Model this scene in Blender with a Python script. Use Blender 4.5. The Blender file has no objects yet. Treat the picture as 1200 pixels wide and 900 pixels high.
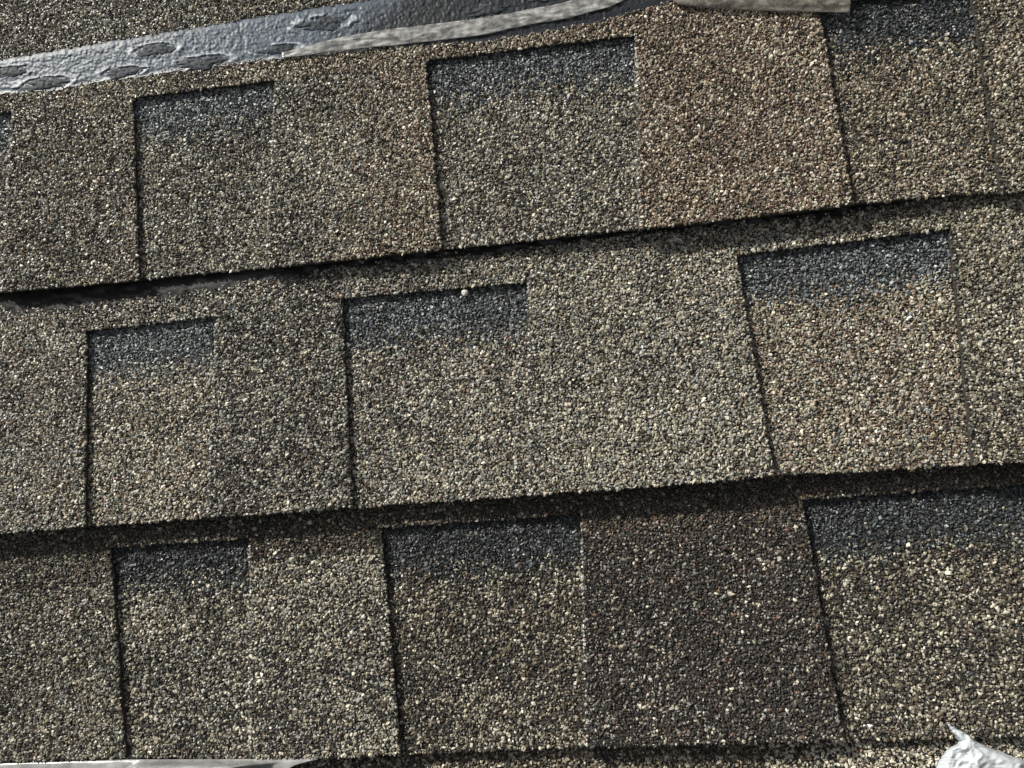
import bpy, math
import numpy as np
from mathutils import Matrix, Vector

rng = np.random.default_rng(7)
scene = bpy.context.scene
col = scene.collection

# ------------------------------------------------------------------ camera model
# Roof frame: X along the courses, Y up the slope, Z out of the roof (metres).
F, CX, CY, DIST = 900.0, 600.0, 450.0, 0.432
def nrm(a):
    a = np.asarray(a, float); return a / np.linalg.norm(a)
dX = nrm((9100, -650, -900))
dY = np.array((-370.0, -6450, 900)); dY = nrm(dY - dX * dY.dot(dX))
dN = np.cross(dX, dY)
RC = np.column_stack((dX, dY, dN))          # roof -> camera (x right, y down, z forward)
TC = np.array((0, 0, DIST))
CAM = -RC.T @ TC
PITCH = math.radians(20)                    # roof pitch
ROOF = Matrix.Rotation(PITCH, 4, 'X')

def unproject(px, py, z):
    px = np.asarray(px, float); py = np.asarray(py, float); z = np.asarray(z, float)
    px, py, z = np.broadcast_arrays(px, py, z)
    d = np.stack(((px - CX) / F, (py - CY) / F, np.ones_like(px)), -1) @ RC
    lam = (z - CAM[2]) / d[..., 2]
    return CAM + d * lam[..., None]
def project(P):
    c = P @ RC.T + TC
    return CX + F * c[..., 0] / c[..., 2], CY + F * c[..., 1] / c[..., 2]

cam = bpy.data.objects.new('camera', bpy.data.cameras.new('camera'))
col.objects.link(cam)
cam.data.sensor_width = 36.0
cam.data.lens = 36.0 * F / 1200.0
cam.data.clip_start = 0.01
cam.data.clip_end = 200.0
Rt = RC.T
M = Matrix(((Rt[0, 0], -Rt[0, 1], -Rt[0, 2], CAM[0]),
            (Rt[1, 0], -Rt[1, 1], -Rt[1, 2], CAM[1]),
            (Rt[2, 0], -Rt[2, 1], -Rt[2, 2], CAM[2]), (0, 0, 0, 1)))
cam.matrix_world = ROOF @ M
scene.camera = cam

# ------------------------------------------------------------------ light
SUN_EL, SUN_AZ = math.radians(25), math.radians(-42)   # above the roof plane; azimuth from up-slope, towards the left
s_roof = Vector((math.sin(SUN_AZ) * math.cos(SUN_EL), math.cos(SUN_AZ) * math.cos(SUN_EL), math.sin(SUN_EL)))
s_dir = (ROOF.to_3x3() @ s_roof).normalized()
sun = bpy.data.objects.new('sun', bpy.data.lights.new('sun', 'SUN'))
col.objects.link(sun)
sun.data.energy = 5.0
sun.data.angle = math.radians(2.2)
sun.data.color = (1.0, 0.968, 0.855)
sun.rotation_euler = s_dir.to_track_quat('Z', 'Y').to_euler()
world = bpy.data.worlds.new('World'); scene.world = world
world.use_nodes = True
wn = world.node_tree.nodes; wl = world.node_tree.links
bg = wn['Background']; bg.inputs['Strength'].default_value = 0.075
sky = wn.new('ShaderNodeTexSky'); sky.sky_type = 'NISHITA'; sky.sun_disc = False
sky.sun_elevation = math.asin(s_dir.z)
sky.sun_rotation = math.atan2(s_dir.x, s_dir.y)
sky.dust_density = 4.0
hz = wn.new('ShaderNodeHueSaturation'); hz.inputs['Saturation'].default_value = 0.12      # hazy, whitish sky
wl.new(sky.outputs['Color'], hz.inputs['Color']); wl.new(hz.outputs['Color'], bg.inputs['Color'])
scene.view_settings.view_transform = 'Standard'
scene.view_settings.look = 'None'
scene.view_settings.gamma = 1.0
scene.view_settings.exposure = 0.06
scene.cycles.use_denoising = False
scene.cycles.max_bounces = 6

# ------------------------------------------------------------------ helpers
def make_thing(name, label, cat, base, group=None):
    o = bpy.data.objects.new(name, None); col.objects.link(o)
    o.empty_display_size = 0.02
    o.matrix_world = ROOF @ Matrix.Translation(Vector(base))
    o['label'] = label; o['category'] = cat
    if group: o['group'] = group
    o['_base'] = [float(x) for x in base]
    return o
def mesh_obj(name, verts, faces, mat, parent=None, base=None, smooth=False, colors=None, kind=None, mat_ids=None):
    """verts in the roof frame; faces an (n,k) array or a list of tuples"""
    verts = np.asarray(verts, np.float64)
    if base is None: base = np.array(parent['_base'] if parent is not None and '_base' in parent else (0, 0, 0))
    v = (verts - base).astype(np.float32)
    me = bpy.data.meshes.new(name)
    if isinstance(faces, np.ndarray):
        n, k = faces.shape
        me.vertices.add(len(v)); me.vertices.foreach_set('co', v.ravel())
        me.loops.add(n * k); me.loops.foreach_set('vertex_index', faces.astype(np.int32).ravel())
        me.polygons.add(n); me.polygons.foreach_set('loop_start', np.arange(0, n * k, k, dtype=np.int32))
        me.update(calc_edges=True)
    else:
        me.from_pydata(v.tolist(), [], faces)
    for m in (mat if isinstance(mat, (list, tuple)) else [mat]): me.materials.append(m)
    if mat_ids is not None: me.polygons.foreach_set('material_index', np.asarray(mat_ids, np.int32))
    me.polygons.foreach_set('use_smooth', np.full(len(me.polygons), smooth, dtype=bool))
    if colors is not None:
        a = me.color_attributes.new('tint', 'FLOAT_COLOR', 'POINT')
        c = np.ones((len(v), 4), np.float32); c[:, :3] = colors
        a.data.foreach_set('color', c.ravel())
    me.update()
    o = bpy.data.objects.new(name, me); col.objects.link(o)
    if parent is not None:
        o.parent = parent
        o['_base'] = [float(x) for x in base]
    else:
        o.matrix_world = ROOF @ Matrix.Translation(Vector(base))
    if kind: o['kind'] = kind
    return o

def new_mat(name):
    m = bpy.data.materials.new(name); m.use_nodes = True
    nt = m.node_tree
    return m, nt, nt.nodes['Principled BSDF']
def add_noise_bump(nt, p, scale, strength, dist=0.001, detail=4):
    tc = nt.nodes.new('ShaderNodeTexCoord'); n = nt.nodes.new('ShaderNodeTexNoise')
    n.inputs['Scale'].default_value = scale; n.inputs['Detail'].default_value = detail
    nt.links.new(tc.outputs['Object'], n.inputs['Vector'])
    b = nt.nodes.new('ShaderNodeBump'); b.inputs['Strength'].default_value = strength; b.inputs['Distance'].default_value = dist
    nt.links.new(n.outputs['Fac'], b.inputs['Height']); nt.links.new(b.outputs['Normal'], p.inputs['Normal'])
    return tc, n
def ramp(nt, src, stops):
    r = nt.nodes.new('ShaderNodeValToRGB')
    while len(r.color_ramp.elements) < len(stops): r.color_ramp.elements.new(0.5)
    for e, (pos, c) in zip(r.color_ramp.elements, stops): e.position = pos; e.color = (*c, 1)
    nt.links.new(src, r.inputs['Fac']); return r

# mineral granules: colour of each granule from its own tint, ceramic coating
m_gran, nt, p = new_mat('mineral_granules')
at = nt.nodes.new('ShaderNodeAttribute'); at.attribute_name = 'tint'
nt.links.new(at.outputs['Color'], p.inputs['Base Color'])
p.inputs['Roughness'].default_value = 0.44
p.inputs['Specular IOR Level'].default_value = 0.6
m_coated, nt, p = new_mat('film_coated_granules')
at = nt.nodes.new('ShaderNodeAttribute'); at.attribute_name = 'tint'
nt.links.new(at.outputs['Color'], p.inputs['Base Color']); p.inputs['Roughness'].default_value = 0.5
# asphalt the granules are bedded in
m_asph, nt, p = new_mat('asphalt_coating')
tc, n = add_noise_bump(nt, p, 900, 0.8, 0.0008)
r = ramp(nt, n.outputs['Fac'], [(0.3, (0.016, 0.0145, 0.012)), (0.7, (0.050, 0.045, 0.037))])
nt.links.new(r.outputs['Color'], p.inputs['Base Color']); p.inputs['Roughness'].default_value = 0.8
# granule-covered faces beyond the picture, too far out to need single granules
m_far, nt, p = new_mat('granule_coated_asphalt')
tc = nt.nodes.new('ShaderNodeTexCoord'); vo = nt.nodes.new('ShaderNodeTexVoronoi'); vo.inputs['Scale'].default_value = 620
nt.links.new(tc.outputs['Object'], vo.inputs['Vector'])
sp_ = nt.nodes.new('ShaderNodeSeparateColor'); nt.links.new(vo.outputs['Color'], sp_.inputs['Color'])
r = ramp(nt, sp_.outputs['Red'], [(0.0, (0.016, 0.015, 0.013)), (0.3, (0.035, 0.028, 0.020)), (0.6, (0.075, 0.072, 0.063)), (0.85, (0.11, 0.098, 0.072)), (1.0, (0.24, 0.22, 0.17))])
nt.links.new(r.outputs['Color'], p.inputs['Base Color'])
b = nt.nodes.new('ShaderNodeBump'); b.inputs['Strength'].default_value = 0.9; b.inputs['Distance'].default_value = 0.001; b.invert = True
nt.links.new(vo.outputs['Distance'], b.inputs['Height']); nt.links.new(b.outputs['Normal'], p.inputs['Normal'])
p.inputs['Roughness'].default_value = 0.95; p.inputs['Specular IOR Level'].default_value = 0.05
# cut edge: the sun catching it painted pale, plus some parting sand
m_cut, nt, p = new_mat('sunlit_dusty_edge')
tc, n = add_noise_bump(nt, p, 1100, 0.6, 0.0006)
r = ramp(nt, n.outputs['Fac'], [(0.35, (0.10, 0.09, 0.08)), (0.65, (0.45, 0.43, 0.40))])
nt.links.new(r.outputs['Color'], p.inputs['Base Color']); p.inputs['Roughness'].default_value = 0.85
# deck underlayment
m_deck, nt, p = new_mat('roof_underlayment')
tc, n = add_noise_bump(nt, p, 300, 0.4, 0.001)
r = ramp(nt, n.outputs['Fac'], [(0.3, (0.02, 0.02, 0.022)), (0.7, (0.05, 0.05, 0.052))])
nt.links.new(r.outputs['Color'], p.inputs['Base Color']); p.inputs['Roughness'].default_value = 0.8
# sealant strip (tar under film): tint attribute holds painted sky sheen and rim highlights
m_seal, nt, p = new_mat('sealant_strip')
at = nt.nodes.new('ShaderNodeAttribute'); at.attribute_name = 'tint'
tc, n = add_noise_bump(nt, p, 700, 0.15, 0.0005)
mx = nt.nodes.new('ShaderNodeMix'); mx.data_type = 'RGBA'; mx.blend_type = 'MULTIPLY'; mx.inputs['Factor'].default_value = 1.0
r = ramp(nt, n.outputs['Fac'], [(0.3, (0.65, 0.65, 0.66)), (0.7, (1.0, 1.0, 1.0))])
nt.links.new(at.outputs['Color'], mx.inputs['A']); nt.links.new(r.outputs['Color'], mx.inputs['B'])
nt.links.new(mx.outputs['Result'], p.inputs['Base Color'])
p.inputs['Roughness'].default_value = 0.45; p.inputs['Specular IOR Level'].default_value = 0.2
m_seal2 = m_seal.copy(); m_seal2.name = 'matt_tar_and_shade'
m_seal2.node_tree.nodes['Principled BSDF'].inputs['Roughness'].default_value = 0.7
m_seal2.node_tree.nodes['Principled BSDF'].inputs['Specular IOR Level'].default_value = 0.25
# tar dabs
m_tar, nt, p = new_mat('tar_dab')
tc, n = add_noise_bump(nt, p, 500, 0.2, 0.0006)
r = ramp(nt, n.outputs['Fac'], [(0.35, (0.016, 0.019, 0.024)), (0.62, (0.075, 0.086, 0.102))])
nt.links.new(r.outputs['Color'], p.inputs['Base Color']); p.inputs['Roughness'].default_value = 0.55; p.inputs['Specular IOR Level'].default_value = 0.08
# films
def film_mat(name, c0, c1, rough, trans, scale=120, stretch=(1, 1, 1)):
    m, nt, p = new_mat(name)
    tc, n = add_noise_bump(nt, p, scale, 0.35, 0.001, 6)
    mp = nt.nodes.new('ShaderNodeMapping'); mp.inputs['Scale'].default_value = stretch
    nt.links.new(tc.outputs['Object'], mp.inputs['Vector']); nt.links.new(mp.outputs['Vector'], n.inputs['Vector'])
    r = ramp(nt, n.outputs['Fac'], [(0.35, c0), (0.68, c1)])
    nt.links.new(r.outputs['Color'], p.inputs['Base Color'])
    p.inputs['Roughness'].default_value = rough; p.inputs['Specular IOR Level'].default_value = 0.6
    if trans:
        t = nt.nodes.new('ShaderNodeBsdfTransparent'); mix = nt.nodes.new('ShaderNodeMixShader')
        mix.inputs['Fac'].default_value = trans
        tr = ramp(nt, n.outputs['Fac'], [(0.40, (min(1, trans * 2.2),) * 3), (0.62, (trans * 0.15,) * 3)])
        nt.links.new(tr.outputs['Color'], mix.inputs['Fac'])
        nt.links.new(p.outputs['BSDF'], mix.inputs[1]); nt.links.new(t.outputs['BSDF'], mix.inputs[2])
        nt.links.new(mix.outputs['Shader'], nt.nodes['Material Output'].inputs['Surface'])
    return m
m_film_grey = film_mat('clear_release_film', (0.26, 0.26, 0.258), (0.46, 0.46, 0.45), 0.2, 0.28, 300, (0.7, 1, 1))
m_film_tan = film_mat('tan_release_film', (0.12, 0.11, 0.095), (0.25, 0.23, 0.20), 0.2, 0.28, 300, (0.7, 1, 1))
m_film_white = film_mat('white_plastic_film', (0.30, 0.305, 0.31), (0.46, 0.465, 0.47), 0.22, 0.08)
m_crumple = film_mat('crumpled_white_plastic', (0.70, 0.74, 0.78), (0.80, 0.84, 0.88), 0.3, 0.03)

def add_translucency(m, fac, c):
    nt = m.node_tree; out = nt.nodes['Material Output']; src = out.inputs['Surface'].links[0].from_socket
    t = nt.nodes.new('ShaderNodeBsdfTranslucent'); t.inputs['Color'].default_value = (*c, 1)
    mix = nt.nodes.new('ShaderNodeMixShader'); mix.inputs['Fac'].default_value = fac
    nt.links.new(src, mix.inputs[1]); nt.links.new(t.outputs['BSDF'], mix.inputs[2]); nt.links.new(mix.outputs['Shader'], out.inputs['Surface'])
add_translucency(m_crumple, 0.35, (0.80, 0.84, 0.88))
add_translucency(m_film_white, 0.25, (0.6, 0.6, 0.6))
sstep = lambda a, b, x: (lambda t: t * t * (3 - 2 * t))(np.clip((x - a) / (b - a), 0, 1))
# smooth value noise on arrays
def vnoise(x, y, seed=0):
    r = np.random.default_rng(1000 + seed); T = r.random((64, 64))
    xi = np.floor(x).astype(int); yi = np.floor(y).astype(int)
    fx = x - xi; fy = y - yi; fx = fx * fx * (3 - 2 * fx); fy = fy * fy * (3 - 2 * fy)
    g = lambda i, j: T[(xi + i) % 64, (yi + j) % 64]
    return (g(0, 0) * (1 - fx) + g(1, 0) * fx) * (1 - fy) + (g(0, 1) * (1 - fx) + g(1, 1) * fx) * fy
def fbm(x, y, seed=0, oct=3):
    v = 0; a = 0.5; t = 0
    for k in range(oct):
        v = v + a * vnoise(x * 2 ** k, y * 2 ** k, seed + k * 17); t += a; a *= 0.5
    return v / t

# ------------------------------------------------------------------ the roof deck
deck = mesh_obj('roof_deck', [(-1.6, -1.3, -0.006), (1.6, -1.3, -0.006), (1.6, 1.3, -0.006), (-1.6, 1.3, -0.006),
                              (-1.6, -1.3, -0.024), (1.6, -1.3, -0.024), (1.6, 1.3, -0.024), (-1.6, 1.3, -0.024)],
                [(0, 1, 2, 3), (7, 6, 5, 4), (0, 4, 5, 1), (1, 5, 6, 2), (2, 6, 7, 3), (3, 7, 4, 0)], m_deck, kind='structure')

# ------------------------------------------------------------------ shingle courses (outlines measured on the roof)
X0, X1 = -90, 1290
def poly(pts):
    a = np.array(pts, float)
    def f(x):
        x = np.asarray(x, float)
        y = np.interp(x, a[:, 0], a[:, 1])
        sl = (a[1, 1] - a[0, 1]) / (a[1, 0] - a[0, 0]); sr = (a[-1, 1] - a[-2, 1]) / (a[-1, 0] - a[-2, 0])
        y = np.where(x < a[0, 0], a[0, 1] + (x - a[0, 0]) * sl, y)
        return np.where(x > a[-1, 0], a[-1, 1] + (x - a[-1, 0]) * sr, y)
    return f
B1 = poly([(-200, 357), (0, 342), (163, 328), (310, 314), (520, 292), (750, 268), (800, 263), (940, 247), (1000, 239), (1100, 230), (1200, 225), (1400, 209)])
B2 = poly([(-200, 641), (0, 625), (100, 617), (235, 607), (412, 595), (600, 582), (800, 567), (908, 557), (1000, 553), (1100, 547), (1200, 541), (1400, 528)])
B3 = poly([(-200, 900), (0, 893), (150, 888), (370, 889), (470, 884), (600, 878), (700, 876), (800, 873), (1000, 868), (1200, 862), (1400, 855)])
B4 = poly([(-200, 1180), (1400, 1190)])
Tm = lambda B, d: (lambda x: B(x) - d)

# recesses: (top left, top right, bottom right, bottom left)
ROWS = [
    dict(B=B1, T=Tm(B1, 290), lift=lambda x: 0.0006 + 0.0022 * sstep(500, 700, x) * (1 - sstep(1050, 1190, x)), up=lambda x: np.full_like(np.asarray(x, float), -95.0),
         rec=[((-115, 146), (14, 131), (1, 341), (-105, 350)), ((156, 114), (322, 94), (311, 313), (163, 329)),
              ((499, 71), (744, 41), (749, 268), (519, 292)), ((959, 4), (1138, -12), (1174, 227), (1000, 239))],
         mix_t=['dim', 'dim', 'tan', 'redtan', 'olivetan'], mix_r=['greyolive', 'greyolive', 'greyolive', 'browndark'],
         band=[52, 50, 54, 60], slate=['slate_lt', 'slate_lt', 'slate', 'slate_dk']),
    dict(B=B2, T=B1, lift=lambda x: 0.0044 - 0.0016 * np.exp(-((x - 370) / 110.0) ** 2), up=Tm(B1, 45),
         rec=[((102, 388), (254, 370), (242, 606), (100, 617)), ((401, 350), (618, 330), (620, 580), (413, 595)),
              ((863, 299), (1113, 268), (1140, 545), (908, 557))],
         mix_t=['greybuff', 'greydim', 'paleg', 'olive'], mix_r=['buff', 'greybuff', 'tan2'],
         band=[58, 58, 58], slate=['slate_lt', 'slate', 'slate']),
    dict(B=B3, T=B2, lift=lambda x: 0.0008 * (1 - sstep(930, 1020, x)), up=Tm(B2, 45),
         rec=[((130, 641), (292, 631), (291, 888), (148, 888)), ((447, 619), (680, 602), (687, 876), (470, 884)),
              ((940, 585), (1216, 566), (1246, 860), (989, 868))],
         mix_t=['olivedark', 'contrast', 'plum', 'contrastdark'], mix_r=['contrast', 'contrastdark', 'contrastolive'],
         tone=0.92, shadow_band=[('band_olive', 62), ('band_brown', 44), ('band_brown', 56), ('band_brown', 50)], band=[50, 58, 64], slate=['slate_dk', 'slate_dk', 'slate_dk']),
    dict(B=B4, T=B3, lift=0.0, up=Tm(B3, 40),
         rec=[((395, 950), (590, 948), (592, 1185), (400, 1184)), ((800, 940), (1008, 938), (1012, 1187), (806, 1186))],
         mix_t=['contrastdark', 'browndark', 'creamy'], mix_r=['plum', 'olivedark'],
         band=[50, 50], slate=['slate_dk', 'slate_dk']),
]
H_LAP, H_BUTT, TAB_T, BACK_T = 0.0030, 0.0094, 0.0030, 0.0022
def z_tab(row, px, py):
    px = np.asarray(px, float); py = np.asarray(py, float)
    b, t = row['B'](px), row['T'](px)
    s = np.clip((b - py) / (b - t), -0.05, 1.0)
    wav = 0.0007 * (vnoise(px / 170.0 + 3, py / 400.0 + row['i'] * 7, 5) - 0.5)
    lift = row['lift'](px) if callable(row['lift']) else row['lift']
    return H_LAP + (H_BUTT - H_LAP) * (1 - s) + lift * np.clip(1 - s, 0, 1.05) ** 2.4 + wav * (1 - s)

# granule colour families (linear albedo) and mixes
FAM = dict(cream=(0.56, 0.515, 0.41), buff=(0.37, 0.328, 0.242), tan=(0.28, 0.215, 0.14), brown=(0.12, 0.090, 0.062), grey=(0.25, 0.25, 0.225),
           dark=(0.050, 0.046, 0.040), red=(0.20, 0.128, 0.090), olive=(0.19, 0.17, 0.115), sl=(0.200, 0.226, 0.243), sm=(0.085, 0.098, 0.107), sd=(0.032, 0.037, 0.041), white=(0.72, 0.70, 0.66), plumd=(0.062, 0.048, 0.042))
FN = list(FAM); FC = np.array([FAM[k] for k in FN])
MIX = dict(
    dim=dict(buff=.22, tan=.14, brown=.18, grey=.18, dark=.18, olive=.10, cream=.05),
    tan=dict(cream=.10, buff=.26, tan=.30, red=.08, brown=.14, grey=.05, dark=.07),
    redtan=dict(cream=.08, buff=.16, tan=.30, red=.22, brown=.17, dark=.07),
    olivetan=dict(cream=.07, buff=.18, tan=.16, olive=.26, brown=.15, dark=.18),
    greyolive=dict(cream=.10, buff=.20, olive=.18, grey=.22, brown=.14, dark=.16),
    browndark=dict(cream=.06, buff=.14, tan=.18, olive=.16, brown=.24, dark=.22),
    greybuff=dict(cream=.10, buff=.24, grey=.32, brown=.18, dark=.12, red=.03),
    buff=dict(cream=.20, buff=.30, grey=.20, tan=.10, brown=.10, dark=.10),
    greydim=dict(cream=.09, buff=.17, grey=.30, brown=.16, dark=.24),
    paleg=dict(cream=.11, buff=.26, grey=.30, olive=.14, brown=.10, dark=.09),
    tan2=dict(cream=.09, buff=.24, tan=.18, grey=.13, red=.06, olive=.06, brown=.14, dark=.10),
    olive=dict(cream=.07, buff=.20, olive=.32, grey=.10, brown=.14, dark=.17),
    olivedark=dict(cream=.07, buff=.17, olive=.26, grey=.14, brown=.10, dark=.26),
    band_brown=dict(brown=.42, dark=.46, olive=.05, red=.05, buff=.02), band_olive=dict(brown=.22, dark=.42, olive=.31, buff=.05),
    contrast=dict(cream=.17, buff=.22, grey=.16, brown=.10, olive=.10, dark=.25),
    contrastdark=dict(cream=.08, buff=.15, olive=.14, brown=.23, dark=.40),
    contrastolive=dict(cream=.08, buff=.13, olive=.16, brown=.20, dark=.43),
    plum=dict(cream=.03, buff=.05, red=.05, grey=.06, plumd=.42, dark=.39),
    creamy=dict(cream=.42, buff=.28, tan=.10, dark=.20),
    slate_lt=dict(sl=.48, sm=.38, grey=.06, sd=.08), slate=dict(sl=.26, sm=.50, sd=.21, grey=.03),
    slate_dk=dict(sl=.02, sm=.30, sd=.67, buff=.01))
def mix_p(name):
    w = np.array([MIX[name].get(k, 0.0) for k in FN]); return w / w.sum()

# granule template: an angular crushed chip, five-sided with a flat top
IV = np.array([(0.66 * math.cos(a), 0.66 * math.sin(a), 0.75) for a in np.arange(5) * 2 * math.pi / 5] +
              [(math.cos(a), math.sin(a), -0.35) for a in (np.arange(5) + .3) * 2 * math.pi / 5])
IF = [(0, 1, 2), (0, 2, 3), (0, 3, 4)]
for k in range(5):
    IF += [(k, 5 + k, (k + 1) % 5), ((k + 1) % 5, 5 + k, 5 + (k + 1) % 5)]
IF = np.array(IF)
NV = len(IV)

SP = 0.00144
def hexgrid(bx0, bx1, by0, by1):
    ys = np.arange(by0, by1, SP * 0.866); xs = np.arange(bx0, bx1, SP)
    gx, gy = np.meshgrid(xs, ys)
    gx = gx + (np.arange(len(ys)) % 2)[:, None] * SP * 0.5
    gx = gx + rng.uniform(-.36, .36, gx.shape) * SP; gy = gy + rng.uniform(-.36, .36, gy.shape) * SP
    return gx.ravel(), gy.ravel()
def build_granules(parent, pos, colr, name='granules', big=1.0, mat=None, sink=0.0):
    n = len(pos)
    a = rng.lognormal(0, .26, n).clip(.5, 1.75) * 0.00100 * big; b = a * rng.uniform(0.45, 0.88, n); c = rng.uniform(0.42, 0.98, n) * 0.001 * big
    th = rng.uniform(0, 2 * math.pi, n); ct, st = np.cos(th), np.sin(th)
    V = IV[None] * (1 + rng.uniform(-.28, .22, (n, NV, 1))) + rng.uniform(-.16, .16, (n, NV, 3))
    V = V * np.stack((a, b, c), -1)[:, None]
    # random tilt, then spin
    tx = rng.normal(0, .38, n); ty = rng.normal(0, .38, n)
    z0 = V[..., 2] + V[..., 0] * tx[:, None] + V[..., 1] * ty[:, None]
    x = V[..., 0] - V[..., 2] * tx[:, None]; y = V[..., 1] - V[..., 2] * ty[:, None]
    W = np.stack((x * ct[:, None] - y * st[:, None], x * st[:, None] + y * ct[:, None], z0), -1)
    W += pos[:, None]
    W[..., 2] += (0.25 * c + rng.uniform(-.12, .22, n) * 0.001 + sink)[:, None]
    Fs = IF[None] + (np.arange(n) * NV)[:, None, None]
    C = np.repeat(colr, NV, axis=0)
    return mesh_obj(name, W.reshape(-1, 3), Fs.reshape(-1, 3), mat or m_gran, parent, colors=C, kind='stuff')
def pick_colors(P, tone=1.0):
    """P: (n, families) probabilities"""
    cum = np.cumsum(P, 1); u = rng.random(len(P))[:, None] * cum[:, -1:]
    k = (u > cum).sum(1).clip(0, len(FN) - 1)
    c = FC[k] * rng.lognormal(0, .20, len(P))[:, None] * (1 + rng.normal(0, .025, (len(P), 3)))
    g = c.mean(1, keepdims=True); c = g + (c - g) * 0.84
    return (c * tone).clip(0.012, 0.85)

def patch(row, top, bot, left, right, nu, nv, zoff, thick, jit=0.0, seed=0, jt=0.0):
    """a slab over a four-sided outline: top(u), bot(u) are curves in x -> y; left/right end points in px. Returns verts, faces, side ids"""
    u = np.linspace(0, 1, nu); v = np.linspace(0, 1, nv)
    (lx0, ly0, lx1, ly1), (rx0, ry0, rx1, ry1) = left, right
    U, Vv = np.meshgrid(u, v)
    px = (lx0 + (lx1 - lx0) * Vv) * (1 - U) + (rx0 + (rx1 - rx0) * Vv) * U
    xt = lx0 * (1 - u) + rx0 * u; xb = lx1 * (1 - u) + rx1 * u
    yt, yb = top(xt), bot(xb)
    r = np.random.default_rng(seed)
    yb = yb + r.normal(0, jit, nu); yt = yt + r.normal(0, jt, nu)
    py = yt[None] * (1 - Vv) + yb[None] * Vv
    px[:, 0] += r.normal(0, jit, nv); px[:, -1] += r.normal(0, jit, nv)
    z = z_tab(row, px, py) + zoff
    top_v = unproject(px, py, z).reshape(-1, 3)
    bot_v = top_v.copy(); bot_v[:, 2] -= thick
    N = nu * nv; idx = np.arange(N).reshape(nv, nu)
    f = []; ids = []
    for j in range(nv - 1):
        for i in range(nu - 1):
            f.append((idx[j, i], idx[j + 1, i], idx[j + 1, i + 1], idx[j, i + 1])); ids.append(0)
            f.append((N + idx[j, i], N + idx[j, i + 1], N + idx[j + 1, i + 1], N + idx[j + 1, i])); ids.append(0)
    for j in range(nv - 1):
        f.append((idx[j, 0], N + idx[j, 0], N + idx[j + 1, 0], idx[j + 1, 0])); ids.append(1)
        f.append((idx[j + 1, -1], N + idx[j + 1, -1], N + idx[j, -1], idx[j, -1])); ids.append(2)
    for i in range(nu - 1):
        f.append((idx[0, i + 1], N + idx[0, i + 1], N + idx[0, i], idx[0, i])); ids.append(3)
        f.append((idx[-1, i], N + idx[-1, i], N + idx[-1, i + 1], idx[-1, i + 1])); ids.append(4)
    return np.vstack((top_v, bot_v)), f, np.array(ids)
def line_x(p, q):
    return lambda y: p[0] + (q[0] - p[0]) * (np.asarray(y, float) - p[1]) / (q[1] - p[1])

LABELS = ['uppermost brown shingle with a blue-grey sealant band along its top',
          'grey-buff middle shingle, its lifted lower edge casting a wide shadow',
          'dark shingle below the lifted one, with black and cream granules',
          'lowest shingle, only a thin strip of it showing along the bottom of the photo']
# sealant outlines
SEAL1_UP = poly([(-140, 92), (0, 70), (130, 48), (260, 27), (390, 6), (440, -2), (820, -64)])
SEAL1_LO = poly([(-140, 124), (0, 110), (60, 106), (100, 98), (165, 89), (240, 79), (320, 69), (420, 60), (520, 52), (560, 51), (640, 38), (700, 27), (740, 16), (770, 8), (800, -4)])
SEAL2_LO = poly([(-140, 377), (-30, 366), (0, 362), (15, 368), (35, 364), (60, 367), (85, 362), (130, 355), (160, 353), (185, 349), (215, 346), (235, 341), (260, 339),
                 (300, 329), (325, 326), (345, 329), (365, 320), (400, 313), (450, 311), (480, 306), (500, 308), (530, 300), (560, 301), (600, 297), (640, 290), (700, 281), (760, 275), (800, 272), (860, 265), (900, 263), (950, 256), (1000, 249), (1060, 240), (1120, 232), (1160, 224)])  # right of the middle, a thin black run painting the gap's shade
shingles = []
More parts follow.
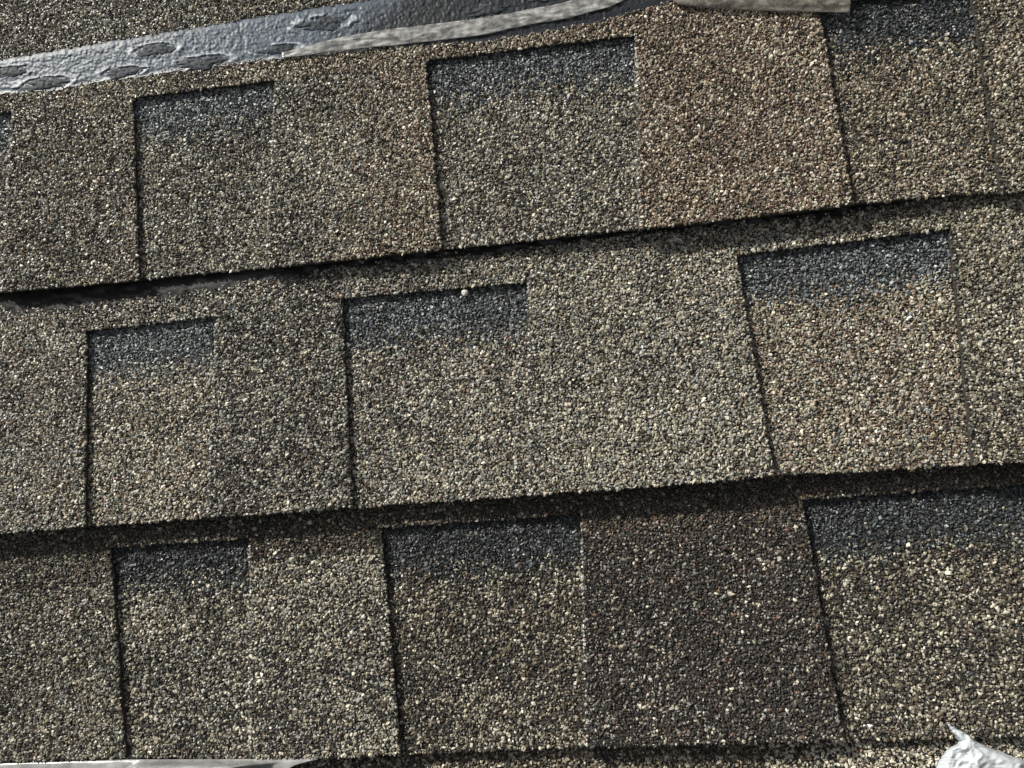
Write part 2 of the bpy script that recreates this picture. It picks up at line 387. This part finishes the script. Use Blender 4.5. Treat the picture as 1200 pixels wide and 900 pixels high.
for i, row in enumerate(ROWS):
    row['i'] = i
    B, rec = row['B'], row['rec']
    # line of recess tops, running straight across the tabs between
    tp = []
    for q in rec: tp += [q[0], q[1]]
    row['top'] = TOP = poly(tp)
    xm = 600.0
    base = unproject(xm, float(B(xm)), 0.0)
    th = make_thing('roof_shingle', LABELS[i], 'roof shingle', base, 'laminated shingles laid in overlapping courses')
    shingles.append(th)
    # backing layer right across
    v, f, ids = patch(row, row['up'], B, (X0, 0, X0, 0), (X1, 0, X1, 0), 90, 14, -TAB_T - 0.0004, BACK_T, 0.5, 50 + i)
    mesh_obj('backing_layer', v, f, m_asph, th)
    # headlap
    v, f, ids = patch(row, row['up'], TOP, (X0, 0, X0, 0), (X1, 0, X1, 0), 120, 8, 0.0, TAB_T + 0.0003, 0.5, 60 + i)
    lap = mesh_obj('headlap', v, f, m_asph, th)
    # tabs
    tabs = []
    n = len(rec)
    for k in range(n + 1):
        L = (rec[k - 1][1], rec[k - 1][2]) if k > 0 else ((X0, float(TOP(X0))), (X0, float(B(X0))))
        R = (rec[k][0], rec[k][3]) if k < n else ((X1, float(TOP(X1))), (X1, float(B(X1))))
        if i == 0 and k == 0: tabs.append(None); continue
        if R[0][0] - L[0][0] < 20: tabs.append(None); continue
        w = abs(R[0][0] - L[0][0])
        v, f, ids = patch(row, TOP, B, (*L[0], *L[1]), (*R[0], *R[1]), max(8, int(w / 7)), 40, 0.0, TAB_T + 0.0003, 0.6, 100 * i + k)
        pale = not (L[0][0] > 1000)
        mi = np.where((ids == 1) & pale, 1, 0)
        if i == 3:
            fy = project(v[[q_[0] for q_ in f]])[1]; mi = np.where((fy > 985) & (ids == 0), 2, mi)
        tabs.append((mesh_obj('tab', v, f, [m_asph, m_cut, m_far], th, mat_ids=mi), L, R, pale))
    # the course runs on to either side of the picture
    for xa, xb in ((-620, X0 + 1), (X1 - 1, 1800)):
        v, f, ids = patch(row, row['up'], B, (xa, 0, xa, 0), (xb, 0, xb, 0), 40, 16, -0.0001, TAB_T + BACK_T, 0.5, 70 + i)
        mesh_obj('tab', v, f, m_far, th)
    if i == 0:
        v, f, ids = patch(row, lambda x: x * 0 - 420.0, lambda x: x * 0 - 94.0, (-620, 0, -620, 0), (1800, 0, 1800, 0), 60, 10, -0.0001, TAB_T, 0.5, 90)
        mesh_obj('headlap', v, f, m_far, th)
    panels = []
    for k, q in enumerate(rec):
        e = 10
        tl, tr, br, bl = [np.array(p_, float) for p_ in q]
        tf = lambda x, T_=TOP: T_(x) - 8
        v, f, ids = patch(row, tf, B, (tl[0] - e, tl[1], bl[0] - e, bl[1]), (tr[0] + e, tr[1], br[0] + e, br[1]), max(8, int((tr[0] - tl[0]) / 7)), 30, -TAB_T, 0.00035, 0.5, 300 + 10 * i + k)
        mi = np.zeros(len(f), int)
        if i == 3: mi = np.where((project(v[[q_[0] for q_ in f]])[1] > 985) & (ids == 0), 1, 0)
        panels.append(mesh_obj('recessed_panel', v, f, [m_asph, m_far], th, mat_ids=mi))
    # ---- granules, scattered in the plane of the shingle
    c = unproject(np.array([X0, X1, X0, X1]), np.array([-95, -95, 1010, 1010]) * 1.0, 0.004)
    upy = row['up'](np.array([X0, X1])).min(); loy = min(B(np.array([X0, X1])).max(), 1000)
    c = unproject(np.array([X0, X1, X0, X1, X0, X1]), np.array([upy, upy, loy, loy, loy, upy]), 0.004)
    gx, gy = hexgrid(c[:, 0].min(), c[:, 0].max(), c[:, 1].min() - .002, c[:, 1].max() + .002)
    # settle heights
    zz = np.full_like(gx, 0.006)
    for _ in range(3):
        px, py = project(np.stack((gx, gy, zz), -1)); zz = z_tab(row, px, py)
    px, py = project(np.stack((gx, gy, zz), -1))
    inside = (px > X0) & (px < X1) & (py > row['up'](px)) & (py < B(px) + 0.4) & (py < 1000)
    if i == 0:
        seal = (py > SEAL1_UP(px) + 2 * vnoise(px / 9, py / 9, 3)) & (py < SEAL1_LO(px) - 1.5)
    elif i == 1:
        seal = (py < SEAL2_LO(px) - 2 - 4 * vnoise(px / 9, py / 9, 19))
        seal &= (px < 1130)
    else:
        seal = np.zeros_like(inside)
    inside &= ~seal
    pit = np.zeros_like(inside)                     # scuffs where granules have come away
    pr = np.random.default_rng(40 + i)
    pits = [(pr.uniform(0, 1200), pr.uniform(0, 900), pr.uniform(1.5, 3.2), pr.uniform(1.5, 3.0)) for _ in range(16)]
    if i == 1: pits += [(296, 438, 8, 3.2), (980, 252, 9, 5), (958, 256, 4, 6), (935, 262, 2, 7), (1012, 247, 5, 3), (388, 375, 4, 2.5)]
    for cx, cy, a_, b_ in pits: pit |= ((px - cx) / a_) ** 2 + ((py - cy) / b_) ** 2 < 1 + .6 * (vnoise(px / 3, py / 3, 9) - .5)
    inside &= ~pit
    lapsel = inside & (py <= TOP(px) + 0.3)
    # column mixes: every tab's blend runs on up into the headlap and drifts into its neighbour's
    cen = []
    for k in range(n + 1):
        l = rec[k - 1][1][0] if k > 0 else X0 - 60
        r_ = rec[k][0][0] if k < n else X1 + 60
        cen.append((l, r_))
    def column_P(px, py):
        P = np.zeros((len(px), len(FN)))
        wob = (fbm(px / 60, py / 60, 40 + i) - .5) * 40
        x = px + wob
        for k, (l, r_) in enumerate(cen):
            soft = 26
            lo = cen[k - 1][1] if k > 0 else -1e4; hi = cen[k + 1][0] if k < n else 1e4
            ml, mh = (l + lo) / 2, (r_ + hi) / 2
            w = sstep(ml - soft, ml + soft, x) * (1 - sstep(mh - soft, mh + soft, x))
            P += w[:, None] * mix_p(row['mix_t'][k])[None]
        return P + 1e-6
    def modulate(P, px, py, sd):
        """patchy drift of the blend: more dark here, more cream there"""
        d = fbm(px / 55, py / 55, 200 + sd, 3) - .5
        P = P.copy()
        P[:, FN.index('dark')] *= np.exp(-2.2 * d); P[:, FN.index('brown')] *= np.exp(-1.2 * d)
        P[:, FN.index('cream')] *= np.exp(2.0 * d); P[:, FN.index('buff')] *= np.exp(1.2 * d)
        return P
    def band_mix(P, px, py, k):  # printed dark band that also paints in part of the upper course's shadow
        nm, dep = row['shadow_band'][k]
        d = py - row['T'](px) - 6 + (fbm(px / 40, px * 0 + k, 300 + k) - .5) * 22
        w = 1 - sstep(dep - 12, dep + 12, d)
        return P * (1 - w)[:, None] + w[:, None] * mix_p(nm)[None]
    pos = np.stack((gx, gy, zz), -1)
    s = lapsel
    P = modulate(column_P(px[s], py[s]), px[s], py[s], i)
    if i == 0:
        P = np.where((py[s] < SEAL1_UP(px[s]) + 2)[:, None], P * 0.3 + 0.7 * mix_p('greydim')[None], P)
    if 'shadow_band' in row:
        P = P * 0.15 + 0.85 * np.where((px[s] < 110)[:, None], mix_p('band_olive')[None], mix_p('band_brown')[None])  # headlap gets the same dark blend, deepening the cast shadow
    build_granules(lap, pos[s], pick_colors(P, row.get('tone', 1.0)))
    for k, t in enumerate(tabs):
        if t is None: continue
        ob, L, R, pale = t
        lx, rx = line_x(*L)(py), line_x(*R)(py)
        s = inside & (py > TOP(px) + 0.3) & (px > lx + 0.6) & (px < rx - 0.6)
        P = np.repeat(mix_p(row['mix_t'][k])[None], s.sum(), 0)
        if i == 0 and k == 2:      # this tab drifts from olive to brown
            g = sstep(340, 490, px[s] + 60 * (fbm(px[s] / 50, py[s] / 50, 411) - .5))[:, None]
            P = P * g + mix_p('greyolive')[None] * (1 - g)
        P = modulate(P, px[s], py[s], i)
        if 'shadow_band' in row:
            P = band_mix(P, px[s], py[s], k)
        C = pick_colors(P, row.get('tone', 1.0))
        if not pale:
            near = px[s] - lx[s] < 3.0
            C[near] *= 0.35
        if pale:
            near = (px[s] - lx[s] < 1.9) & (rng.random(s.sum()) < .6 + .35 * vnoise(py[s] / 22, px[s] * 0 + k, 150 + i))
            C[near] = np.array(FAM['white']) * rng.uniform(.5, .9, near.sum())[:, None]  # sunlit tab edge painted pale into the granule colours
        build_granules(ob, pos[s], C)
    zr = zz - TAB_T
    for _ in range(2):
        px2, py2 = project(np.stack((gx, gy, zr), -1)); zr = z_tab(row, px2, py2) - TAB_T
    px2, py2 = project(np.stack((gx, gy, zr), -1))
    posr = np.stack((gx, gy, zr), -1)
    for k, q in enumerate(rec):
        lx, rx = line_x(q[0], q[3])(py2), line_x(q[1], q[2])(py2)
        s = (px2 > lx - 5) & (px2 < rx + (5 if q[1][0] < 1000 else -3.5)) & ~pit & (py2 > TOP(px2) - 4) & (py2 < B(px2) + 0.4) & (py2 < 1000) & (px2 > X0) & (px2 < X1)
        d = py2[s] - TOP(px2[s])
        bw = row['band'][k] + (fbm(px2[s] / 45, py2[s] * 0 + 3.3, 70 + i * 5 + k) - .5) * 20
        w = 1 - sstep(bw - 26, bw + 24, d)
        P = modulate(np.repeat(mix_p(row['mix_r'][k])[None], s.sum(), 0), px2[s], py2[s], i + 9)
        P = P * (1 - w)[:, None] + w[:, None] * mix_p(row['slate'][k])[None]
        build_granules(panels[k], posr[s], pick_colors(P, row.get('tone', 1.0)))

# ------------------------------------------------------------------ sealant bands, dabs
def sheet(px, py, z):
    """grid arrays -> verts, quad faces"""
    V = unproject(px, py, z).reshape(-1, 3)
    nv, nu = px.shape; idx = np.arange(nu * nv).reshape(nv, nu)
    Fq = np.stack((idx[:-1, :-1], idx[1:, :-1], idx[1:, 1:], idx[:-1, 1:]), -1).reshape(-1, 4)
    return V, Fq
def band_grid(up, lo, x0, x1, step, nv):
    x = np.arange(x0, x1 + .1, step); v = np.linspace(0, 1, nv)
    px = np.repeat(x[None], nv, 0); py = up(x)[None] * (1 - v[:, None]) + lo(x)[None] * v[:, None]
    return px, py, np.repeat(v[:, None], len(x), 1)

DABS = [(182, 59, 25, 8.5), (54, 98, 31, 8), (143, 85, 25, 7), (238, 73, 33, 8), (378, 28, 33, 9), (325, 58, 26, 6), (8, 85, 28, 7),
        (572, 12, 28, 7), (470, 18, 0, 0), (112, 62, 0, 0), (-70, 100, 30, 8), (640, -6, 30, 8)]
DABS = [d for d in DABS if d[2] > 0]
row = ROWS[0]
px, py, vv = band_grid(SEAL1_UP, lambda x: SEAL1_LO(x) + 2.4 * (vnoise(x / 8, x * 0 + .2, 35) - .5) + 1.6 * (vnoise(x / 3, x * 0 + .7, 36) - .5), X0 + 5, 790, 1.0, 64)
def pebbled(x, y, cell, seed):
    """height of a film drawn down over grains: rounded humps in jittered cells"""
    r = np.random.default_rng(seed); J = r.random((128, 128, 3))
    xi = np.floor(x / cell).astype(int); yi = np.floor(y / cell).astype(int); best = np.full(x.shape, 9.0)
    for a_ in (-1, 0, 1):
        for b_ in (-1, 0, 1):
            j = J[(xi + a_) % 128, (yi + b_) % 128]
            d = np.hypot(x / cell - (xi + a_ + j[..., 0]), y / cell - (yi + b_ + j[..., 1])) / (0.75 + 0.5 * j[..., 2])
            best = np.minimum(best, d)
    return 1 - np.clip(best, 0, 1) ** 2
gran = 0.62 * pebbled(px, py, 3.3, 91) * (0.5 + vnoise(px / 5, py / 5, 92)) + 0.38 * fbm(px / 2.1, py / 2.1, 93, 2)
h = 0.0004 + 0.00080 * gran * np.clip(np.minimum(vv, 1 - vv) * 8, 0.3, 1)
edge = np.exp(-((1 - vv) * 42 / 2.2) ** 2) * (0.25 + 1.1 * vnoise(px / 14, px * 0, 81)).clip(0, 1) * (px < 430 + 40 * vnoise(px / 20, py / 20, 8))
h += 0.0005 * edge
ring = np.zeros_like(px); inside_d = np.zeros_like(px)
for cx, cy, a, b in DABS:
    dx, dy = px - cx, py - cy + 0.13 * (px - cx)
    rr = np.sqrt((dx / a) ** 2 + (dy / b) ** 2) + 0.25 * (vnoise(px / 7, py / 7, 12) - .5)
    ring = np.maximum(ring, np.exp(-((rr - 1.12) / 0.15) ** 2) * sstep(-.5, .6, -(py - cy) / b - .35 * (px - cx) / a + .6) * (vnoise(px / 12, py / 5, 71) > .3)); inside_d = np.maximum(inside_d, (rr < 1.0) * 1.0)
h += 0.0007 * ring * (px < 420)
film = 1 - sstep(380, 470, px + 1.2 * (py - 30) + 50 * (fbm(px / 30, py / 30, 33) - .5))  # film paler to the left: its sky reflection is painted into the colour
film = film * (0.75 + 0.5 * fbm(px / 20, py / 14, 44))
pale = np.array((0.112, 0.140, 0.186)); tar = np.array((0.034, 0.039, 0.047)); rim_glint = np.array((0.50, 0.54, 0.58))
C = tar + (pale - tar) * film[..., None].clip(0, 1)
rw = (np.clip(ring * .9 + edge, 0, 1) * (px < 430) * (0.6 + 0.8 * vnoise(px / 6, py / 6, 61)))[..., None].clip(0, 1)
C = C * (1 - rw) + rim_glint * rw  # highlights on sunward dab rims and the lower edge, painted pale
V, Fq = sheet(px, py, z_tab(row, px, py) + h)
mesh_obj('sealant_strip', V, Fq, m_seal, shingles[0], smooth=True, colors=C.reshape(-1, 3))
for k, (cx, cy, a, b) in enumerate(DABS):
    nr, na = 16, 60
    r_ = np.linspace(0, 1, nr)[:, None]; an = np.linspace(0, 2 * math.pi, na, endpoint=False)[None]
    wob = 0.86 + 0.30 * (vnoise(np.cos(an) * 3.1 + 5 + k, np.sin(an) * 3.1 + 9, 200 + k) - .5) + 0.16 * np.sin(an * 3 + k) + 0.09 * np.sin(an * 5 + 2.3 * k) + 0.10 * np.sin(an * 11 + 1.7 * k) * np.cos(an * 2 + k)
    qx = cx + a * r_ * np.cos(an) * wob; qy = cy + b * r_ * np.sin(an) * wob - 0.13 * a * r_ * np.cos(an) * wob
    z = z_tab(row, qx, qy) + 0.0009 + 0.0004 * (1 - r_ ** 2) ** .6 + 0.0006 * (pebbled(qx + 300, qy + 300, 4.0, 20 + k) - .5) * (1 - r_ ** 6)
    z -= 0.0010 * (r_ > .99)
    V = unproject(qx, qy, z).reshape(-1, 3)
    f = []
    for j in range(nr - 1):
        for q in range(na):
            q2 = (q + 1) % na
            f.append((j * na + q, (j + 1) * na + q, (j + 1) * na + q2, j * na + q2))
    mesh_obj('sealant_dab', V, f, m_tar, shingles[0], smooth=True)
# second course: tar squeezed out below the first's edge, plus painted gap shade to the right
row = ROWS[1]
px, py, vv = band_grid(lambda x: B1(x) - 14, lambda x: SEAL2_LO(x) + 2.5 * (x < 640) + 5 * (vnoise(x / 7, x * 0 + .5, 31) - .4) + 3 * (vnoise(x / 2.5, x * 0 + .5, 32) - .5), X0 + 5, 1128, 1.5, 26)
h = 0.0004 + 0.0012 * fbm(px / 6, py / 4, 77, 3) * np.clip((1 - vv) * 5, 0.1, 1)
dust = sstep(.48, .66, fbm(px / 13, py / 4.5, 123, 4)) * sstep(0.35, 0.7, vv)
dust = np.maximum(dust, 0.9 * sstep(.45, .6, fbm(px / 18, py / 9, 5, 2)) * np.exp(-((px - 265) / 55) ** 2) * sstep(.4, .7, vv))
C = np.array((0.012, 0.0115, 0.011)) + dust[..., None] * np.array((0.075, 0.075, 0.078))
V, Fq = sheet(px, py, z_tab(row, px, py) + h)
mesh_obj('sealant_strip', V, Fq, m_seal2, shingles[1], smooth=True, colors=C.reshape(-1, 3))

# ------------------------------------------------------------------ films and plastic scraps
def film_sheet(name, label, cat, px, py, z, mat, thick=0.00012, group=None):
    nv, nu = px.shape
    T, Fq = sheet(px, py, z); N = len(T)
    Bt = T.copy(); Bt[:, 2] -= thick
    idx = np.arange(N).reshape(nv, nu)
    rim_ = np.concatenate((idx[0, :], idx[1:, -1], idx[-1, -2::-1], idx[-2:0:-1, 0])); r2 = np.roll(rim_, -1)
    side = np.stack((rim_, r2, r2 + N, rim_ + N), -1)
    Fa = np.vstack((Fq, Fq[:, ::-1] + N, side))
    b = T.mean(0); b[2] = T[:, 2].min()
    o = mesh_obj(name, np.vstack((T, Bt)), Fa, mat, None, base=b, smooth=True)
    o['label'] = label; o['category'] = cat
    if group: o['group'] = group
    return o
row = ROWS[0]
up = poly([(330, 62), (400, 43), (450, 35), (560, 22), (610, 13), (650, 5), (700, -6), (745, -14)])
lo = poly([(330, 68), (400, 59), (470, 52), (560, 42), (600, 33), (660, 22), (715, 8), (735, -2), (745, -8)])
px, py, vv = band_grid(up, lo, 330, 738, 2.0, 18)
py = py + 1.6 * (fbm(px / 24, vv * 2, 3) - .5)
wr = 0.0010 + 0.0009 * fbm(px / 11 + py / 5, py / 4, 51, 3) + 0.0010 * fbm(px / 42 + py / 9, py / 7, 55, 4) + 0.0005 * np.abs(np.sin((px * .35 + py * 2.3) / 13)) * vnoise(px / 40, py / 20, 9)
film_sheet('release_film', 'narrow wrinkled grey film strip lying slantwise along the dark sealant band', 'plastic film', px, py, z_tab(row, px, py) + wr, m_film_grey, group='scraps of plastic film')
lo = poly([(784, -6), (790, 2), (800, 6), (830, 9.5), (860, 11.5), (900, 13), (950, 14), (992, 14.5), (1001, 14)])
up = poly([(784, -8), (800, -46), (1001, -55)])
px, py, vv = band_grid(up, lo, 784, 996, 2.0, 26)
px = px + (px > 990) * (1 - vv) * 5 + (px > 994) * 2 * (fbm(py / 4, py / 3, 2) - .5)
wr = 0.0024 + 0.0007 * np.sin(py / 2.6 + 1.5 * fbm(px / 50, py / 10, 7)) * 0.5 + 0.0012 * fbm(px / 60, py / 5, 88, 3) + 0.0016 * sstep(975, 996, px)
film_sheet('release_film', 'tan film with a torn white end, at the top above the reddish-brown tab', 'plastic film', px, py, z_tab(row, px, py) + wr, m_film_tan, group='scraps of plastic film')
# white film along the bottom left
row = ROWS[2]
up = poly([(-130, 899), (0, 894.5), (148, 890), (290, 889.5), (372, 888)])
lo = poly([(-130, 960), (250, 950), (310, 916), (345, 897), (372, 889)])
px, py, vv = band_grid(up, lo, -130, 370, 2.5, 30)
dd = (py - up(px))
fold = sstep(168, 178, px + 1.6 * dd) * (1 - sstep(300, 345, px + 3.0 * dd))
z = 0.0106 + 0.0012 * sstep(0, 12, dd) + 0.0012 * fbm(px / 45 + dd / 12, dd / 9, 66, 3) * sstep(0, 4, dd) + fold * 0.0140 * sstep(0.5, 10, dd)
film_sheet('plastic_film', 'glossy white film strip curling out from under the dark shingle at the bottom left', 'plastic film', px, py, z, m_film_white, group='scraps of plastic film')
# crumpled white plastic at the bottom right
prof_y = np.array([849, 852, 856, 860, 864, 868, 872, 876, 880, 885, 890, 900, 930, 970])
prof_l = np.array([1110, 1112, 1114, 1117, 1121, 1124, 1121, 1113, 1108, 1104, 1100, 1096, 1085, 1080])
prof_r = np.array([1113, 1119, 1126, 1133, 1140, 1143, 1150, 1159, 1170, 1184, 1199, 1226, 1270, 1290])
yy = np.concatenate((np.linspace(849, 905, 62), np.linspace(907, 970, 22))); nu = 84
L = np.interp(yy, prof_y, prof_l) + rng.normal(0, .35, len(yy)); R = np.interp(yy, prof_y, prof_r) + rng.normal(0, .4, len(yy))
uu = np.linspace(0, 1, nu)
px = L[:, None] * (1 - uu) + R[:, None] * uu; py = np.repeat(yy[:, None], nu, 1) + 1.2 * (vnoise(px / 6, px * 0 + 1, 4) - .5)
ridg = lambda x, y, s: 1 - np.abs(2 * fbm(x, y, s, 2) - 1)
dome = np.sin(np.pi * uu)[None] ** .5
z = 0.0108 + 0.009 * dome * sstep(850, 900, py) + 0.0040 * ridg(px / 17, py / 15, 15) * np.clip(dome * 1.4, 0, 1) + 0.0014 * ridg(px / 7 + py / 14, py / 8, 25) * np.clip(dome * 1.6, 0, 1)
film_sheet('crumpled_plastic', 'crumpled piece of white plastic with a pointed tip in the bottom right corner', 'plastic scrap', px, py, z, m_crumple, group=None)

# ------------------------------------------------------------------ a loose pale granule
row = ROWS[1]
c0 = unproject(545, 343, float(z_tab(row, 545, 343)) - TAB_T + 0.0024)
a = np.random.default_rng(3)
import bmesh
bm = bmesh.new(); bmesh.ops.create_icosphere(bm, subdivisions=2, radius=0.0021)
for v in bm.verts: v.co *= 1 + a.uniform(-.13, .13)
V = np.array([v.co[:] for v in bm.verts]) * (1, .9, .8) + c0; Fq = [tuple(v.index for v in f.verts) for f in bm.faces]; bm.free()
m_peb, nt, p = new_mat('pale_stone')
tc, n = add_noise_bump(nt, p, 1500, 0.3, 0.0003)
r = ramp(nt, n.outputs['Fac'], [(0.3, (0.55, 0.53, 0.48)), (0.7, (0.75, 0.73, 0.68))])
nt.links.new(r.outputs['Color'], p.inputs['Base Color']); p.inputs['Roughness'].default_value = 0.6
o = mesh_obj('loose_granule', V, Fq, m_peb, None, base=c0 - np.array((0, 0, .0016)), smooth=False)
o['label'] = 'single round pale granule lying at the top of the middle blue-banded recess'; o['category'] = 'pebble'

for o in scene.objects:
    if '_base' in o: del o['_base']
tris = sum(len(o.data.polygons) for o in scene.objects if o.type == 'MESH')
print('faces', tris)
